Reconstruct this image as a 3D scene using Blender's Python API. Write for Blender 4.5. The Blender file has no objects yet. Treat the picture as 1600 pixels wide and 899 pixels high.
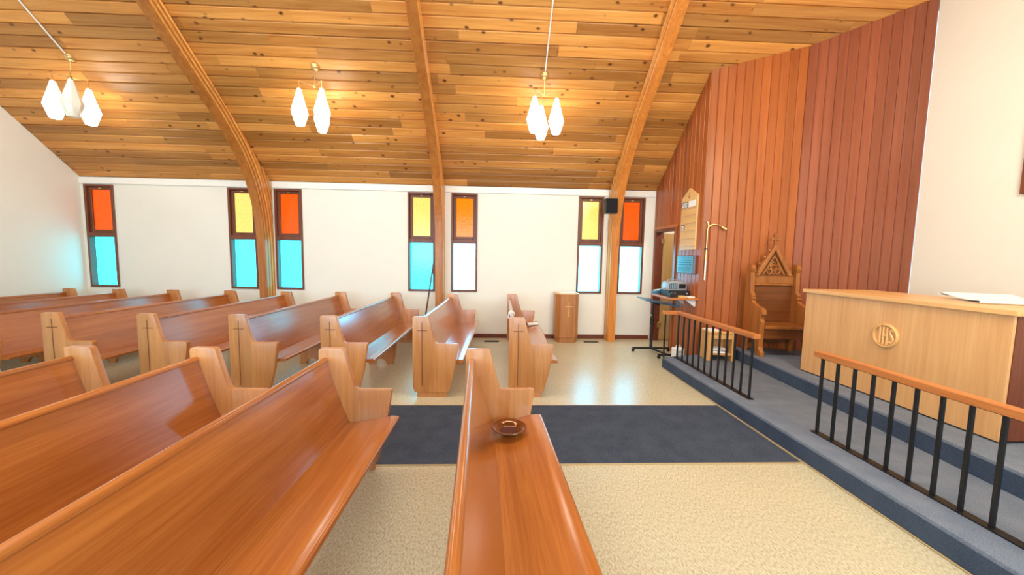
import bpy, bmesh, math, random
from mathutils import Vector, Matrix
random.seed(7)
S = bpy.context.scene
COL = S.collection
PI = math.pi

# ------------------------------------------------------------------ camera
F_PX, YAW, PITCH, ROLL, CAM_H = 569.1, 0.04116, -0.08266, -0.01759, 1.4934
def make_camera():
    cy, sy, cp, sp = math.cos(YAW), math.sin(YAW), math.cos(PITCH), math.sin(PITCH)
    fw = Vector((sy*cp, cy*cp, sp)); rt = Vector((cy, -sy, 0)); up = rt.cross(fw)
    c, s = math.cos(ROLL), math.sin(ROLL)
    r2 = rt*c - up*s; u2 = rt*s + up*c
    cam = bpy.data.cameras.new('camera'); cam.sensor_fit = 'HORIZONTAL'; cam.sensor_width = 36
    cam.lens = F_PX/1600*36; cam.clip_start = 0.02
    o = bpy.data.objects.new('camera', cam); COL.objects.link(o)
    o.matrix_world = Matrix(((r2.x, u2.x, -fw.x, 0), (r2.y, u2.y, -fw.y, 0), (r2.z, u2.z, -fw.z, CAM_H), (0, 0, 0, 1)))
    S.camera = o
make_camera()

# ------------------------------------------------------------------ world, lights, exposure
S.view_settings.view_transform = 'Standard'; S.view_settings.look = 'None'
S.view_settings.gamma = 1.0; S.view_settings.use_curve_mapping = False
S.view_settings.exposure = 0.44
w = bpy.data.worlds.new('world'); S.world = w; w.use_nodes = True
w.node_tree.nodes['Background'].inputs[0].default_value = (0.75, 0.88, 1.0, 1)
w.node_tree.nodes['Background'].inputs[1].default_value = 1.0
def area(name, loc, target, sx, sy, power, color):
    l = bpy.data.lights.new(name, 'AREA'); l.shape = 'RECTANGLE'; l.size = sx; l.size_y = sy
    l.energy = power; l.color = color
    o = bpy.data.objects.new(name, l); COL.objects.link(o); o.location = loc
    o.rotation_euler = (Vector(target)-Vector(loc)).to_track_quat('-Z', 'Y').to_euler()
    return o
area('nave_fill', (-1.5, 2.6, 5.3), (-1.5, 3.4, 0), 9.0, 1.2, 260, (1.0, 0.93, 0.82))  # added soft overhead fill, no fitting hangs at the ridge
area('near_window_fill', (-1.2, -0.45, 1.9), (-1.2, 4.0, 2.6), 9.0, 1.6, 170, (0.94, 0.97, 1.0))  # added area fill in front of the unseen near windows
area('chancel_fill', (2.7, 0.7, 3.5), (5.0, 3.1, 1.9), 1.2, 1.0, 88, (1.0, 0.87, 0.60))  # unseen area lamp added to brighten the cream chancel wall
pl_ = bpy.data.lights.new('passage_fill', 'POINT'); pl_.energy = 25; pl_.color = (1.0, .9, .74); pl_.shadow_soft_size = .1  # unseen point light added to brighten the door leaf
po_ = bpy.data.objects.new('passage_fill', pl_); COL.objects.link(po_); po_.location = (3.6, 5.9, 2.4)

# ------------------------------------------------------------------ materials
def new_mat(name):
    m = bpy.data.materials.new(name); m.use_nodes = True
    nt = m.node_tree; b = nt.nodes['Principled BSDF']
    return m, nt, b
def lin(r, g, b):
    f = lambda v: (v/255/12.92) if v/255 <= .04045 else ((v/255+.055)/1.055)**2.4
    return (f(r), f(g), f(b), 1)
def plain(name, rgb, rough=.5, metal=0., emit=None, strength=0., noise=0.06, nscale=8., spec=None, coat=0.):
    m, nt, b = new_mat(name); N = nt.nodes.new; L = nt.links.new
    c = lin(*rgb)
    if noise > 0:
        tc = N('ShaderNodeTexCoord'); nz = N('ShaderNodeTexNoise'); nz.inputs['Scale'].default_value = nscale
        nz.inputs['Detail'].default_value = 4
        L(tc.outputs['Object'], nz.inputs['Vector'])
        hs = N('ShaderNodeMapRange'); hs.inputs[3].default_value = 1-noise; hs.inputs[4].default_value = 1+noise
        hs.inputs[1].default_value = .3; hs.inputs[2].default_value = .7
        L(nz.outputs['Fac'], hs.inputs[0])
        mx = N('ShaderNodeMix'); mx.data_type = 'RGBA'; mx.blend_type = 'MULTIPLY'; mx.inputs[0].default_value = 1
        mx.inputs[6].default_value = c; L(hs.outputs[0], mx.inputs[7]); L(mx.outputs[2], b.inputs['Base Color'])
    else:
        b.inputs['Base Color'].default_value = c
    b.inputs['Roughness'].default_value = rough; b.inputs['Metallic'].default_value = metal
    if spec is not None: b.inputs['Specular IOR Level'].default_value = spec
    b.inputs['Coat Weight'].default_value = coat
    if emit:
        b.inputs['Emission Color'].default_value = lin(*emit); b.inputs['Emission Strength'].default_value = strength
    return m
def wood(name, dark, light, axis='Y', across=None, strip=0., rough=.3, coat=0., grain=16., knots=None, tint=.18, bump=.08, world=False, striptint=.16):
    """stretched noise grain along an axis; optional glued-board strips; optional knots; per-object tint"""
    m, nt, b = new_mat(name); N = nt.nodes.new; L = nt.links.new
    oi = N('ShaderNodeObjectInfo')
    if world:
        g = N('ShaderNodeNewGeometry'); base = g.outputs['Position']
    else:
        t = N('ShaderNodeTexCoord'); base = t.outputs['Object']
    ad = N('ShaderNodeVectorMath'); ad.operation = 'ADD'; L(base, ad.inputs[0])
    sc = N('ShaderNodeMath'); sc.operation = 'MULTIPLY'; sc.inputs[1].default_value = 37.; L(oi.outputs['Random'], sc.inputs[0])
    L(sc.outputs[0], ad.inputs[1])
    mp = N('ShaderNodeMapping'); s = [grain]*3; s['XYZ'.index(axis)] = grain*.055
    mp.inputs['Scale'].default_value = s; L(ad.outputs[0], mp.inputs['Vector'])
    n1 = N('ShaderNodeTexNoise'); n1.inputs['Scale'].default_value = 1.; n1.inputs['Detail'].default_value = 6
    n1.inputs['Roughness'].default_value = .62; n1.inputs['Distortion'].default_value = .8
    L(mp.outputs[0], n1.inputs['Vector'])
    mp2 = N('ShaderNodeMapping'); s2 = [grain*7]*3; s2['XYZ'.index(axis)] = grain*.2
    mp2.inputs['Scale'].default_value = s2; L(ad.outputs[0], mp2.inputs['Vector'])
    n2 = N('ShaderNodeTexNoise'); n2.inputs['Scale'].default_value = 1.; n2.inputs['Detail'].default_value = 3
    L(mp2.outputs[0], n2.inputs['Vector'])
    mixf = N('ShaderNodeMath'); mixf.operation = 'MULTIPLY_ADD'; mixf.inputs[1].default_value = .35
    L(n2.outputs['Fac'], mixf.inputs[0]); 
    k = N('ShaderNodeMath'); k.operation = 'MULTIPLY'; k.inputs[1].default_value = .65; L(n1.outputs['Fac'], k.inputs[0])
    L(k.outputs[0], mixf.inputs[2])
    cr = N('ShaderNodeValToRGB'); cr.color_ramp.elements[0].position = .33; cr.color_ramp.elements[1].position = .66
    cr.color_ramp.elements[0].color = lin(*dark); cr.color_ramp.elements[1].color = lin(*light)
    L(mixf.outputs[0], cr.inputs[0]); col = cr.outputs[0]
    def mul(col, fac_out):
        mx = N('ShaderNodeMix'); mx.data_type = 'RGBA'; mx.blend_type = 'MULTIPLY'; mx.inputs[0].default_value = 1
        L(col, mx.inputs[6]); L(fac_out, mx.inputs[7]); return mx.outputs[2]
    def rng(v, a, bb):
        r = N('ShaderNodeMapRange'); r.inputs[3].default_value = a; r.inputs[4].default_value = bb; L(v, r.inputs[0]); return r.outputs[0]
    if tint: col = mul(col, rng(oi.outputs['Random'], 1-tint, 1+tint))
    if strip and across:
        sp = N('ShaderNodeSeparateXYZ'); L(base, sp.inputs[0])
        dv = N('ShaderNodeMath'); dv.operation = 'DIVIDE'; dv.inputs[1].default_value = strip; L(sp.outputs['XYZ'.index(across)], dv.inputs[0])
        fl = N('ShaderNodeMath'); fl.operation = 'FLOOR'; L(dv.outputs[0], fl.inputs[0])
        a2 = N('ShaderNodeMath'); a2.operation = 'ADD'; L(fl.outputs[0], a2.inputs[0]); L(sc.outputs[0], a2.inputs[1])
        wn = N('ShaderNodeTexWhiteNoise'); wn.noise_dimensions = '1D'; L(a2.outputs[0], wn.inputs['W'])
        col = mul(col, rng(wn.outputs['Value'], 1-striptint, 1+striptint*.6))
    if knots:
        mk = N('ShaderNodeMapping'); sk = [5.2]*3; sk['XYZ'.index(axis)] = 3.4
        mk.inputs['Scale'].default_value = sk; L(ad.outputs[0], mk.inputs['Vector'])
        vo = N('ShaderNodeTexVoronoi'); vo.inputs['Scale'].default_value = 1.3; kd = N('ShaderNodeVectorMath'); kd.operation = 'MULTIPLY_ADD'; kd.inputs[1].default_value = (.22, .22, .22); L(n1.outputs['Color'], kd.inputs[0]); L(mk.outputs[0], kd.inputs[2]); L(kd.outputs[0], vo.inputs['Vector'])
        kr = N('ShaderNodeValToRGB'); kr.color_ramp.elements[0].position = .06; kr.color_ramp.elements[1].position = .17
        kr.color_ramp.elements[0].color = (1, 1, 1, 1); kr.color_ramp.elements[1].color = (0, 0, 0, 1)
        L(vo.outputs['Distance'], kr.inputs[0])
        mx = N('ShaderNodeMix'); mx.data_type = 'RGBA'; L(kr.outputs[0], mx.inputs[0]); L(col, mx.inputs[6])
        mx.inputs[7].default_value = lin(*knots); col = mx.outputs[2]
    L(col, b.inputs['Base Color']); b.inputs['Roughness'].default_value = rough
    b.inputs['Coat Weight'].default_value = coat; b.inputs['Coat Roughness'].default_value = .2
    if bump:
        bp = N('ShaderNodeBump'); bp.inputs['Strength'].default_value = bump; bp.inputs['Distance'].default_value = .004
        L(mixf.outputs[0], bp.inputs['Height']); L(bp.outputs[0], b.inputs['Normal'])
    return m
def pane_mat(name, rgb, strength, kind):
    m, nt, b = new_mat(name); N = nt.nodes.new; L = nt.links.new
    tc = N('ShaderNodeTexCoord')
    b.inputs['Base Color'].default_value = (*[v*.4 for v in lin(*rgb)[:3]], 1); b.inputs['Roughness'].default_value = .12
    b.inputs['Emission Strength'].default_value = strength
    vo = N('ShaderNodeTexVoronoi'); vo.inputs['Scale'].default_value = 42 if kind == 'hammered' else 30
    L(tc.outputs['Object'], vo.inputs['Vector'])
    cr = N('ShaderNodeValToRGB'); c = lin(*rgb)
    k = .5 if kind == 'hammered' else .9
    cr.color_ramp.elements[0].color = (*[v*k for v in c[:3]], 1); cr.color_ramp.elements[1].color = c
    cr.color_ramp.elements[0].position = .05; cr.color_ramp.elements[1].position = .4
    L(vo.outputs['Distance'], cr.inputs[0]); L(cr.outputs[0], b.inputs['Emission Color'])
    bp = N('ShaderNodeBump'); bp.inputs['Strength'].default_value = .4; bp.inputs['Distance'].default_value = .002
    L(vo.outputs['Distance'], bp.inputs['Height']); L(bp.outputs[0], b.inputs['Normal'])
    return m
def floor_mat():
    m, nt, b = new_mat('speckled_beige_lino'); N = nt.nodes.new; L = nt.links.new
    g = N('ShaderNodeNewGeometry')
    n = N('ShaderNodeTexNoise'); n.inputs['Scale'].default_value = 115; n.inputs['Detail'].default_value = 5; n.inputs['Roughness'].default_value = .7
    fm = N('ShaderNodeMapping'); fm.inputs['Scale'].default_value = (1, .45, 1); fm.inputs['Rotation'].default_value = (0, 0, .5); L(g.outputs['Position'], fm.inputs['Vector']); L(fm.outputs[0], n.inputs['Vector'])
    cr = N('ShaderNodeValToRGB'); e = cr.color_ramp.elements
    e[0].position = .32; e[0].color = lin(160, 144, 114); e[1].position = .64; e[1].color = lin(218, 206, 174)
    x = e.new(.48); x.color = lin(196, 181, 147)
    L(n.outputs['Fac'], cr.inputs[0])
    n2 = N('ShaderNodeTexNoise'); n2.inputs['Scale'].default_value = 1.3; L(g.outputs['Position'], n2.inputs['Vector'])
    r = N('ShaderNodeMapRange'); r.inputs[3].default_value = .9; r.inputs[4].default_value = 1.08; L(n2.outputs['Fac'], r.inputs[0])
    mx = N('ShaderNodeMix'); mx.data_type = 'RGBA'; mx.blend_type = 'MULTIPLY'; mx.inputs[0].default_value = 1
    L(cr.outputs[0], mx.inputs[6]); L(r.outputs[0], mx.inputs[7]); L(mx.outputs[2], b.inputs['Base Color'])
    b.inputs['Roughness'].default_value = .27; b.inputs['Specular IOR Level'].default_value = .6
    bp = N('ShaderNodeBump'); bp.inputs['Strength'].default_value = .02; bp.inputs['Distance'].default_value = .002
    L(n.outputs['Fac'], bp.inputs['Height']); L(bp.outputs[0], b.inputs['Normal'])
    return m
def carpet_mat(name, a, c, scale=260):
    m, nt, b = new_mat(name); N = nt.nodes.new; L = nt.links.new
    g = N('ShaderNodeNewGeometry'); n = N('ShaderNodeTexNoise'); n.inputs['Scale'].default_value = scale; n.inputs['Detail'].default_value = 3
    L(g.outputs['Position'], n.inputs['Vector'])
    n3 = N('ShaderNodeTexNoise'); n3.inputs['Scale'].default_value = 6; L(g.outputs['Position'], n3.inputs['Vector'])
    mm = N('ShaderNodeMath'); mm.operation = 'MULTIPLY_ADD'; mm.inputs[1].default_value = .2; L(n3.outputs['Fac'], mm.inputs[0])
    kk = N('ShaderNodeMath'); kk.operation = 'MULTIPLY'; kk.inputs[1].default_value = .8; L(n.outputs['Fac'], kk.inputs[0]); L(kk.outputs[0], mm.inputs[2])
    cr = N('ShaderNodeValToRGB'); cr.color_ramp.elements[0].position = .35; cr.color_ramp.elements[1].position = .65
    cr.color_ramp.elements[0].color = lin(*a); cr.color_ramp.elements[1].color = lin(*c)
    L(mm.outputs[0], cr.inputs[0]); L(cr.outputs[0], b.inputs['Base Color']); b.inputs['Roughness'].default_value = .95
    b.inputs['Specular IOR Level'].default_value = .1
    bp = N('ShaderNodeBump'); bp.inputs['Strength'].default_value = .5; bp.inputs['Distance'].default_value = .004
    L(n.outputs['Fac'], bp.inputs['Height']); L(bp.outputs[0], b.inputs['Normal'])
    return m

PEW_D, PEW_L = (152, 78, 28), (186, 108, 46)
M = {}
M['wall'] = plain('cream_wall_paint', (238, 232, 218), .65, noise=.015, nscale=2)
M['trim'] = plain('white_trim_paint', (246, 242, 232), .5, noise=.01)
M['floor'] = floor_mat()
M['riser'] = carpet_mat('darker_blue_riser', (54, 64, 80), (82, 93, 110))  # riser faces coloured darker and bluer than the treads
M['aisle'] = carpet_mat('charcoal_aisle_carpet', (46, 52, 64), (82, 88, 100))
M['plat'] = carpet_mat('grey_blue_platform_carpet', (84, 94, 112), (134, 138, 146))
M['pew_len'] = wood('oak_along_pew', PEW_D, PEW_L, 'Y', 'X', .13, .22, .9, tint=.07, striptint=.14)
M['pew_back'] = wood('oak_backrest', PEW_D, PEW_L, 'Y', 'Z', .14, .22, .9, tint=.07, striptint=.12)
M['pew_end'] = wood('oak_upright', (178, 108, 54), (205, 139, 78), 'Z', 'X', .11, .28, .2, tint=.06, striptint=.12)
M['inlay'] = plain('dark_cross_inlay', (104, 52, 20), .5, noise=.1)
M['lightinlay'] = plain('pale_cross_inlay', (236, 200, 150), .5, noise=.02)
M['plank'] = wood('knotty_pine_plank', (172, 104, 40), (214, 152, 78), 'X', rough=.36, knots=(84, 42, 16), tint=.34, grain=9, bump=.04, world=True)
M['ceilback'] = plain('dark_roof_backing', (84, 46, 20), .8)
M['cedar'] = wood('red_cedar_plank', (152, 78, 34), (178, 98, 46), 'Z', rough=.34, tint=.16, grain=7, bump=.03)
M['cedar2'] = wood('pinker_cedar_plank', (136, 72, 46), (158, 88, 62), 'Z', rough=.30, tint=.13, grain=7, bump=.03)  # cedar boards coloured darker and pinker than the wall beside them
M['glulam'] = wood('glulam_fir', (178, 98, 36), (214, 138, 62), 'Z', rough=.32, tint=.42, grain=12)
M['glulam2'] = wood('pale_glulam_fir', (208, 140, 66), (240, 186, 106), 'Z', rough=.32, tint=.2, grain=12)
M['winframe'] = wood('brown_window_wood', (96, 50, 30), (130, 72, 44), 'Z', rough=.4, tint=.05, grain=18)
M['base'] = plain('red_brown_baseboard', (110, 52, 32), .45)
M['altar'] = wood('blond_oak_altar', (206, 148, 92), (226, 172, 114), 'Z', rough=.36, tint=.04, grain=9, bump=.03)
M['altarx'] = wood('blond_oak_altar_top', (214, 156, 92), (234, 182, 120), 'Y', rough=.34, tint=.04, grain=9, bump=.03)
M['lectern'] = wood('oak_lectern', (158, 96, 46), (188, 124, 66), 'Z', rough=.36, tint=.04, grain=14)
M['railwood'] = wood('rail_oak', (176, 98, 46), (206, 128, 66), 'Y', rough=.34, tint=.05, grain=14)
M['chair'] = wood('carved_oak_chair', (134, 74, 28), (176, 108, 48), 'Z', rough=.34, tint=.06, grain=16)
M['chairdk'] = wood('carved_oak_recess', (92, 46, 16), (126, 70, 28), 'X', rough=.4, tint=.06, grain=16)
M['stool'] = wood('pine_stool', (206, 146, 78), (228, 172, 104), 'Z', rough=.4, tint=.05, grain=14)
M['tandoor'] = wood('tan_door_veneer', (176, 134, 78), (198, 158, 100), 'Z', rough=.4, tint=.03, grain=8)
M['jamb'] = wood('dark_red_jamb', (98, 44, 26), (124, 62, 38), 'Z', rough=.4, tint=.03, grain=14)
M['black'] = plain('black_metal', (22, 22, 24), .4, noise=.05)
M['blackplastic'] = plain('black_plastic', (24, 25, 28), .45, noise=.05)
M['grille'] = plain('black_speaker_cloth', (14, 14, 16), .9, noise=.2, nscale=200)
M['brass'] = plain('brass', (214, 178, 118), .28, .8, noise=.04)
M['white'] = plain('white_plastic', (236, 234, 228), .4, noise=.01)
M['paper'] = plain('white_paper', (240, 238, 232), .8, noise=.02)
M['cloth'] = plain('white_linen', (244, 240, 230), .85, noise=.02)
M['silver'] = plain('silver_plastic', (170, 172, 174), .3, .3, noise=.03)
M['blue'] = plain('blue_grey_panel', (62, 104, 128), .35, noise=.2, nscale=30)
M['hymn'] = wood('pale_hymn_board', (220, 168, 100), (238, 194, 130), 'Y', rough=.4, tint=.03, grain=12)
M['sign'] = plain('glare_tinted_letterboard', (88, 148, 160), .25, noise=.06)  # bluish glare on the black board put into its colour
M['ink'] = plain('dark_ink', (30, 36, 44), .6, noise=0)
M['bowl'] = plain('brown_glazed_plate', (128, 72, 28), .14, .55, noise=.12, nscale=20, coat=.6)
M['felt'] = plain('maroon_felt', (84, 36, 20), .9, noise=.08, nscale=60)
M['shade'] = plain('lit_opal_shade', (250, 248, 240), .3, emit=(255, 248, 232), strength=7.0, noise=0)
M['shadeoff'] = plain('unlit_opal_shade', (238, 232, 214), .25, noise=0)
M['polewood'] = plain('dark_pole', (84, 50, 48), .4, noise=.05)
M['red'] = plain('red_book_cloth', (168, 46, 36), .6, noise=.05)
M['green'] = plain('grey_book_cloth', (120, 118, 106), .6, noise=.05)
M['orange'] = pane_mat('orange_hammered_glass', (236, 84, 8), .8, 'hammered')
M['orange2'] = pane_mat('bright_orange_hammered_glass', (246, 126, 8), .8, 'hammered')
M['yellow'] = pane_mat('yellow_hammered_glass', (240, 216, 112), .72, 'hammered')
M['cyan'] = pane_mat('cyan_daylight_glass', (44, 204, 234), 4.4, 'clear')
M['paleglass'] = pane_mat('pale_blue_daylight_glass', (86, 206, 250), 8.0, 'clear')
M['whiteglass'] = pane_mat('white_daylight_glass', (100, 208, 255), 9.5, 'clear')
M['tanedge'] = plain('tan_carpet_edge', (190, 160, 112), .5)

# ------------------------------------------------------------------ mesh helpers
class MB:
    def __init__(s): s.v = []; s.f = []
    def add(s, vs, fs, mat=None):
        o = len(s.v)
        s.v += [tuple(mat @ Vector(p)) if mat else tuple(p) for p in vs]
        s.f += [tuple(i+o for i in f) for f in fs]; return s
    def box(s, x0, x1, y0, y1, z0, z1, mat=None):
        vs = [(x, y, z) for x in (x0, x1) for y in (y0, y1) for z in (z0, z1)]
        fs = [(0, 1, 3, 2), (4, 6, 7, 5), (0, 4, 5, 1), (2, 3, 7, 6), (0, 2, 6, 4), (1, 5, 7, 3)]
        return s.add(vs, fs, mat)
    def prism(s, poly, axis, a, b, mat=None):
        """poly in the two other axes (cyclic order kept as x,y,z minus axis), extruded a..b"""
        def P(p, t):
            return {'X': (t, p[0], p[1]), 'Y': (p[0], t, p[1]), 'Z': (p[0], p[1], t)}[axis]
        n = len(poly); vs = [P(p, a) for p in poly]+[P(p, b) for p in poly]
        fs = [tuple(range(n)), tuple(range(2*n-1, n-1, -1))]+[(i, n+i, n+(i+1) % n, (i+1) % n) for i in range(n)]
        return s.add(vs, fs, mat)
    def tube(s, pts, r, n=8, closed=False, cap=True):
        pts = [Vector(p) for p in pts]; N = len(pts); o = len(s.v)
        rr = r if isinstance(r, (list, tuple)) else [r]*N
        prev = None
        for i, p in enumerate(pts):
            if closed: t = pts[(i+1) % N]-pts[i-1]
            else: t = pts[min(i+1, N-1)]-pts[max(i-1, 0)]
            t.normalize()
            if prev is None:
                u = t.orthogonal().normalized()
            else:
                u = (prev-t*prev.dot(t)).normalized()
            prev = u; v = t.cross(u)
            for k in range(n):
                a = 2*PI*k/n; q = p+(u*math.cos(a)+v*math.sin(a))*rr[i]; s.v.append(tuple(q))
        for i in range(N if closed else N-1):
            j = (i+1) % N
            for k in range(n):
                s.f.append((o+i*n+k, o+i*n+(k+1) % n, o+j*n+(k+1) % n, o+j*n+k))
        if not closed and cap:
            s.f.append(tuple(o+k for k in range(n))[::-1]); s.f.append(tuple(o+(N-1)*n+k for k in range(n)))
        return s
    def lathe(s, prof, n=24, c=(0, 0, 0), mat=None):
        vs = []; fs = []
        for r, z in prof:
            for k in range(n):
                a = 2*PI*k/n; vs.append((c[0]+r*math.cos(a), c[1]+r*math.sin(a), c[2]+z))
        for i in range(len(prof)-1):
            for k in range(n):
                fs.append((i*n+k, i*n+(k+1) % n, (i+1)*n+(k+1) % n, (i+1)*n+k))
        fs.append(tuple(range(n))[::-1]); m = (len(prof)-1)*n; fs.append(tuple(m+k for k in range(n)))
        return s.add(vs, fs, mat)
    def mesh(s, name, mat, bevel=0., smooth=False, seg=1):
        me = bpy.data.meshes.new(name); bm = bmesh.new()
        vv = [bm.verts.new(p) for p in s.v]
        for f in s.f:
            try: bm.faces.new([vv[i] for i in f])
            except ValueError: pass
        bmesh.ops.recalc_face_normals(bm, faces=bm.faces[:])
        if bevel:
            es = [e for e in bm.edges if len(e.link_faces) == 2 and e.calc_face_angle(0) > .5]
            bmesh.ops.bevel(bm, geom=es, offset=bevel, segments=seg, profile=.6, affect='EDGES', clamp_overlap=True)
        if smooth:
            for f in bm.faces: f.smooth = True
        bm.to_mesh(me); bm.free(); me.materials.append(mat)
        if smooth: 
            try: me.set_sharp_from_angle(angle=.7)
            except Exception: pass
        return me
    def build(s, name, mat, parent=None, bevel=0., smooth=False, seg=1):
        o = bpy.data.objects.new(name, s.mesh(name, mat, bevel, smooth, seg)); COL.objects.link(o)
        if parent: o.parent = parent
        return o
def tag(o, label, cat, group=None, kind=None):
    o['label'] = label; o['category'] = cat
    if group: o['group'] = group
    if kind: o['kind'] = kind
    return o
def struct(o, label=None, cat=None):
    o['kind'] = 'structure'
    if label: o['label'] = label
    if cat: o['category'] = cat
    return o
def empty(name, loc=(0, 0, 0), rz=0., label=None, cat=None, group=None):
    o = bpy.data.objects.new(name, None); COL.objects.link(o); o.location = loc; o.rotation_euler = (0, 0, rz)
    o.empty_display_size = .1
    if label: tag(o, label, cat, group)
    return o
def link_mesh(name, me, parent=None):
    o = bpy.data.objects.new(name, me); COL.objects.link(o)
    if parent: o.parent = parent
    return o
def copy_tree(o, parent=None):
    c = o.copy(); COL.objects.link(c); c.parent = parent
    for ch in list(o.children): copy_tree(ch, c)
    return c
def sstep(pts, n=6):
    """Catmull-Rom through 2-D points"""
    out = []
    for i in range(len(pts)-1):
        p0 = pts[max(i-1, 0)]; p1 = pts[i]; p2 = pts[i+1]; p3 = pts[min(i+2, len(pts)-1)]
        for k in range(n):
            t = k/n
            out.append(tuple(.5*((2*p1[d])+(-p0[d]+p2[d])*t+(2*p0[d]-5*p1[d]+4*p2[d]-p3[d])*t*t+(-p0[d]+3*p1[d]-3*p2[d]+p3[d])*t**3) for d in range(len(p1))))
    out.append(tuple(pts[-1])); return out

# ------------------------------------------------------------------ the room shell
YW, ZT, SL = 6.672, 2.748, .84
YN = -.63; YR = (YW+YN)/2
XL, XR, XB = -7.18, 2.88, 5.2
C1, C2, C3 = (2.88, 5.08), (4.02, 4.82), (5.2, 4.38)
def ceil_z(y): return ZT+SL*(YW-y) if y > YR else ZT+SL*(y-YN)
struct(MB().box(XL-.15, XB+.15, YN-.15, YW+.15, -.1, 0).build('floor', M['floor']), 'speckled beige lino floor of the nave', 'floor')

# far wall with openings
WZ0, WZ1 = .85, 2.62
WIN = [(-7.118, -6.634, 'orange', 'cyan'), (-4.726, -4.25, 'yellow', 'cyan'), (-3.934, -3.458, 'orange', 'cyan'),
       (-1.613, -1.134, 'yellow', 'cyan'), (-.837, -.368, 'orange2', 'whiteglass'), (1.46, 1.929, 'yellow', 'paleglass'), (2.222, 2.691, 'orange', 'paleglass')]
def holed_wall(y0, y1, wins, x0, x1, ztop):
    mb = MB(); x = x0
    for a, b in wins:
        mb.box(x, a, y0, y1, 0, ztop); mb.box(a, b, y0, y1, 0, WZ0); mb.box(a, b, y0, y1, WZ1, ztop); x = b
    mb.box(x, x1, y0, y1, 0, ztop); return mb
struct(holed_wall(YW, YW+.15, [(a, b) for a, b, _, _ in WIN], XL, XR+1.6, ZT).build('wall_far', M['wall']), 'cream painted side wall with narrow coloured windows', 'wall')
NWIN = [(-6.6, -5.6), (-4.6, -3.6), (-2.9, -1.9), (-.9, .1), (1.1, 2.1)]
struct(holed_wall(YN-.15, YN, NWIN, XL, XB+.15, ZT).build('wall_near', M['wall']), 'cream painted side wall behind the camera', 'wall')
def gable(x0, x1, ya, yb):
    ys = sorted(set([ya, yb]+([YR] if ya < YR < yb else [])))
    poly = [(ya, 0), (yb, 0)]+[(y, ceil_z(y)) for y in reversed(ys)]
    return MB().prism(poly, 'X', x0, x1)
struct(gable(XL-.15, XL, YN-.15, YW+.15).build('wall_left', M['wall']), 'cream end wall at the back of the nave', 'wall')
struct(gable(XB, XB+.15, YN-.15, C3[1]).build('wall_chancel_back', M['wall']), 'bright cream wall behind the altar', 'wall')

# windows
def window(n, a, b, top, bot, y0=YW, sgn=1):
    fr = MB(); t = .035; ya, yb = y0-.02*sgn, y0+.11*sgn
    y_0, y_1 = min(ya, yb), max(ya, yb)
    fr.box(a, a+t, y_0, y_1, WZ0, WZ1); fr.box(b-t, b, y_0, y_1, WZ0, WZ1)
    fr.box(a+t, b-t, y_0, y_1, WZ0, WZ0+t); fr.box(a+t, b-t, y_0, y_1, WZ1-t, WZ1)
    zm = WZ0+.93
    fr.box(a+t, b-t, y_0, y_1, zm-.055, zm+.02)
    f = struct(fr.build(f'window_{n}', M['winframe'], bevel=.004))
    s = MB(); u = .05; A, B, Z0, Z1 = a+t, b-t, zm+.02, WZ1-t; ys0, ys1 = sorted((y0+.02*sgn, y0+.07*sgn))
    s.box(A, A+u, ys0, ys1, Z0, Z1); s.box(B-u, B, ys0, ys1, Z0, Z1); s.box(A+u, B-u, ys0, ys1, Z0, Z0+u); s.box(A+u, B-u, ys0, ys1, Z1-u, Z1)
    sash = s.build('sash', M['winframe'], f, bevel=.004)
    if sgn > 0: MB().box((A+B)/2-.025, (A+B)/2+.025, ys0-.014, ys0, Z1-.035, Z1-.015).build('latch', M['brass'], sash, bevel=.004)
    p0, p1 = sorted((y0+.045*sgn, y0+.051*sgn))
    g1 = MB().box(A+u, B-u, p0, p1, Z0+u, Z1-u).build('upper_pane', M[top], f)
    g1['label'] = f'{"yellow" if top == "yellow" else "orange"} hammered glass upper pane'
    p0, p1 = sorted((y0+.08*sgn, y0+.086*sgn))
    g2 = MB().box(A, B, p0, p1, WZ0+t, zm-.055).build('lower_pane', M[bot], f)
    g2['label'] = 'pale daylight lower pane' if bot != 'cyan' else 'cyan daylight lower pane'
    return f
wl = ['window with orange upper pane in the far left corner', 'window with yellow upper pane half hidden by the left arch', 'window with orange upper pane right of the left arch',
      'window with yellow upper pane left of the middle arch', 'window with bright orange upper pane right of the middle arch', 'window with yellow upper pane above the lectern', 'window with orange upper pane right of the right arch']
for i, (a, b, t, bt) in enumerate(WIN):
    o = window(i+1, a, b, t, bt); o['label'] = wl[i]; o['category'] = 'window'
for i, (a, b) in enumerate(NWIN): 
    o = window(8+i, a, b, 'yellow', 'whiteglass', YN, -1); o['label'] = 'window in the wall behind the camera'; o['category'] = 'window'; o['group'] = 'windows behind the camera'

# crown trim, baseboards
ARCH = [-4.03, -1.02, 2.08]; AW = .066
xs = [XL]+[v for a in ARCH for v in (a-AW-.004, a+AW+.004)]+[XR-.004]
for i in range(0, len(xs), 2):
    o = MB().box(xs[i]+.002, xs[i+1], YW-.025, YW-.001, ZT-.115, ZT-.012).build(f'trim_{i//2+1}', M['trim'], bevel=.004)
    struct(o, 'white painted trim board along the top of the far wall', 'trim'); o['group'] = 'wall top trim boards'
    o = MB().box(xs[i]+.002, xs[i+1]-(.02 if i == 6 else 0), YW-.018, YW-.001, .001, .075).build('baseboard_far' if i == 0 else f'baseboard_far_{i//2+1}', M['base'], bevel=.003)
    struct(o, 'red brown baseboard along the foot of the far wall', 'baseboard'); o['group'] = 'far wall baseboards'

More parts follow.
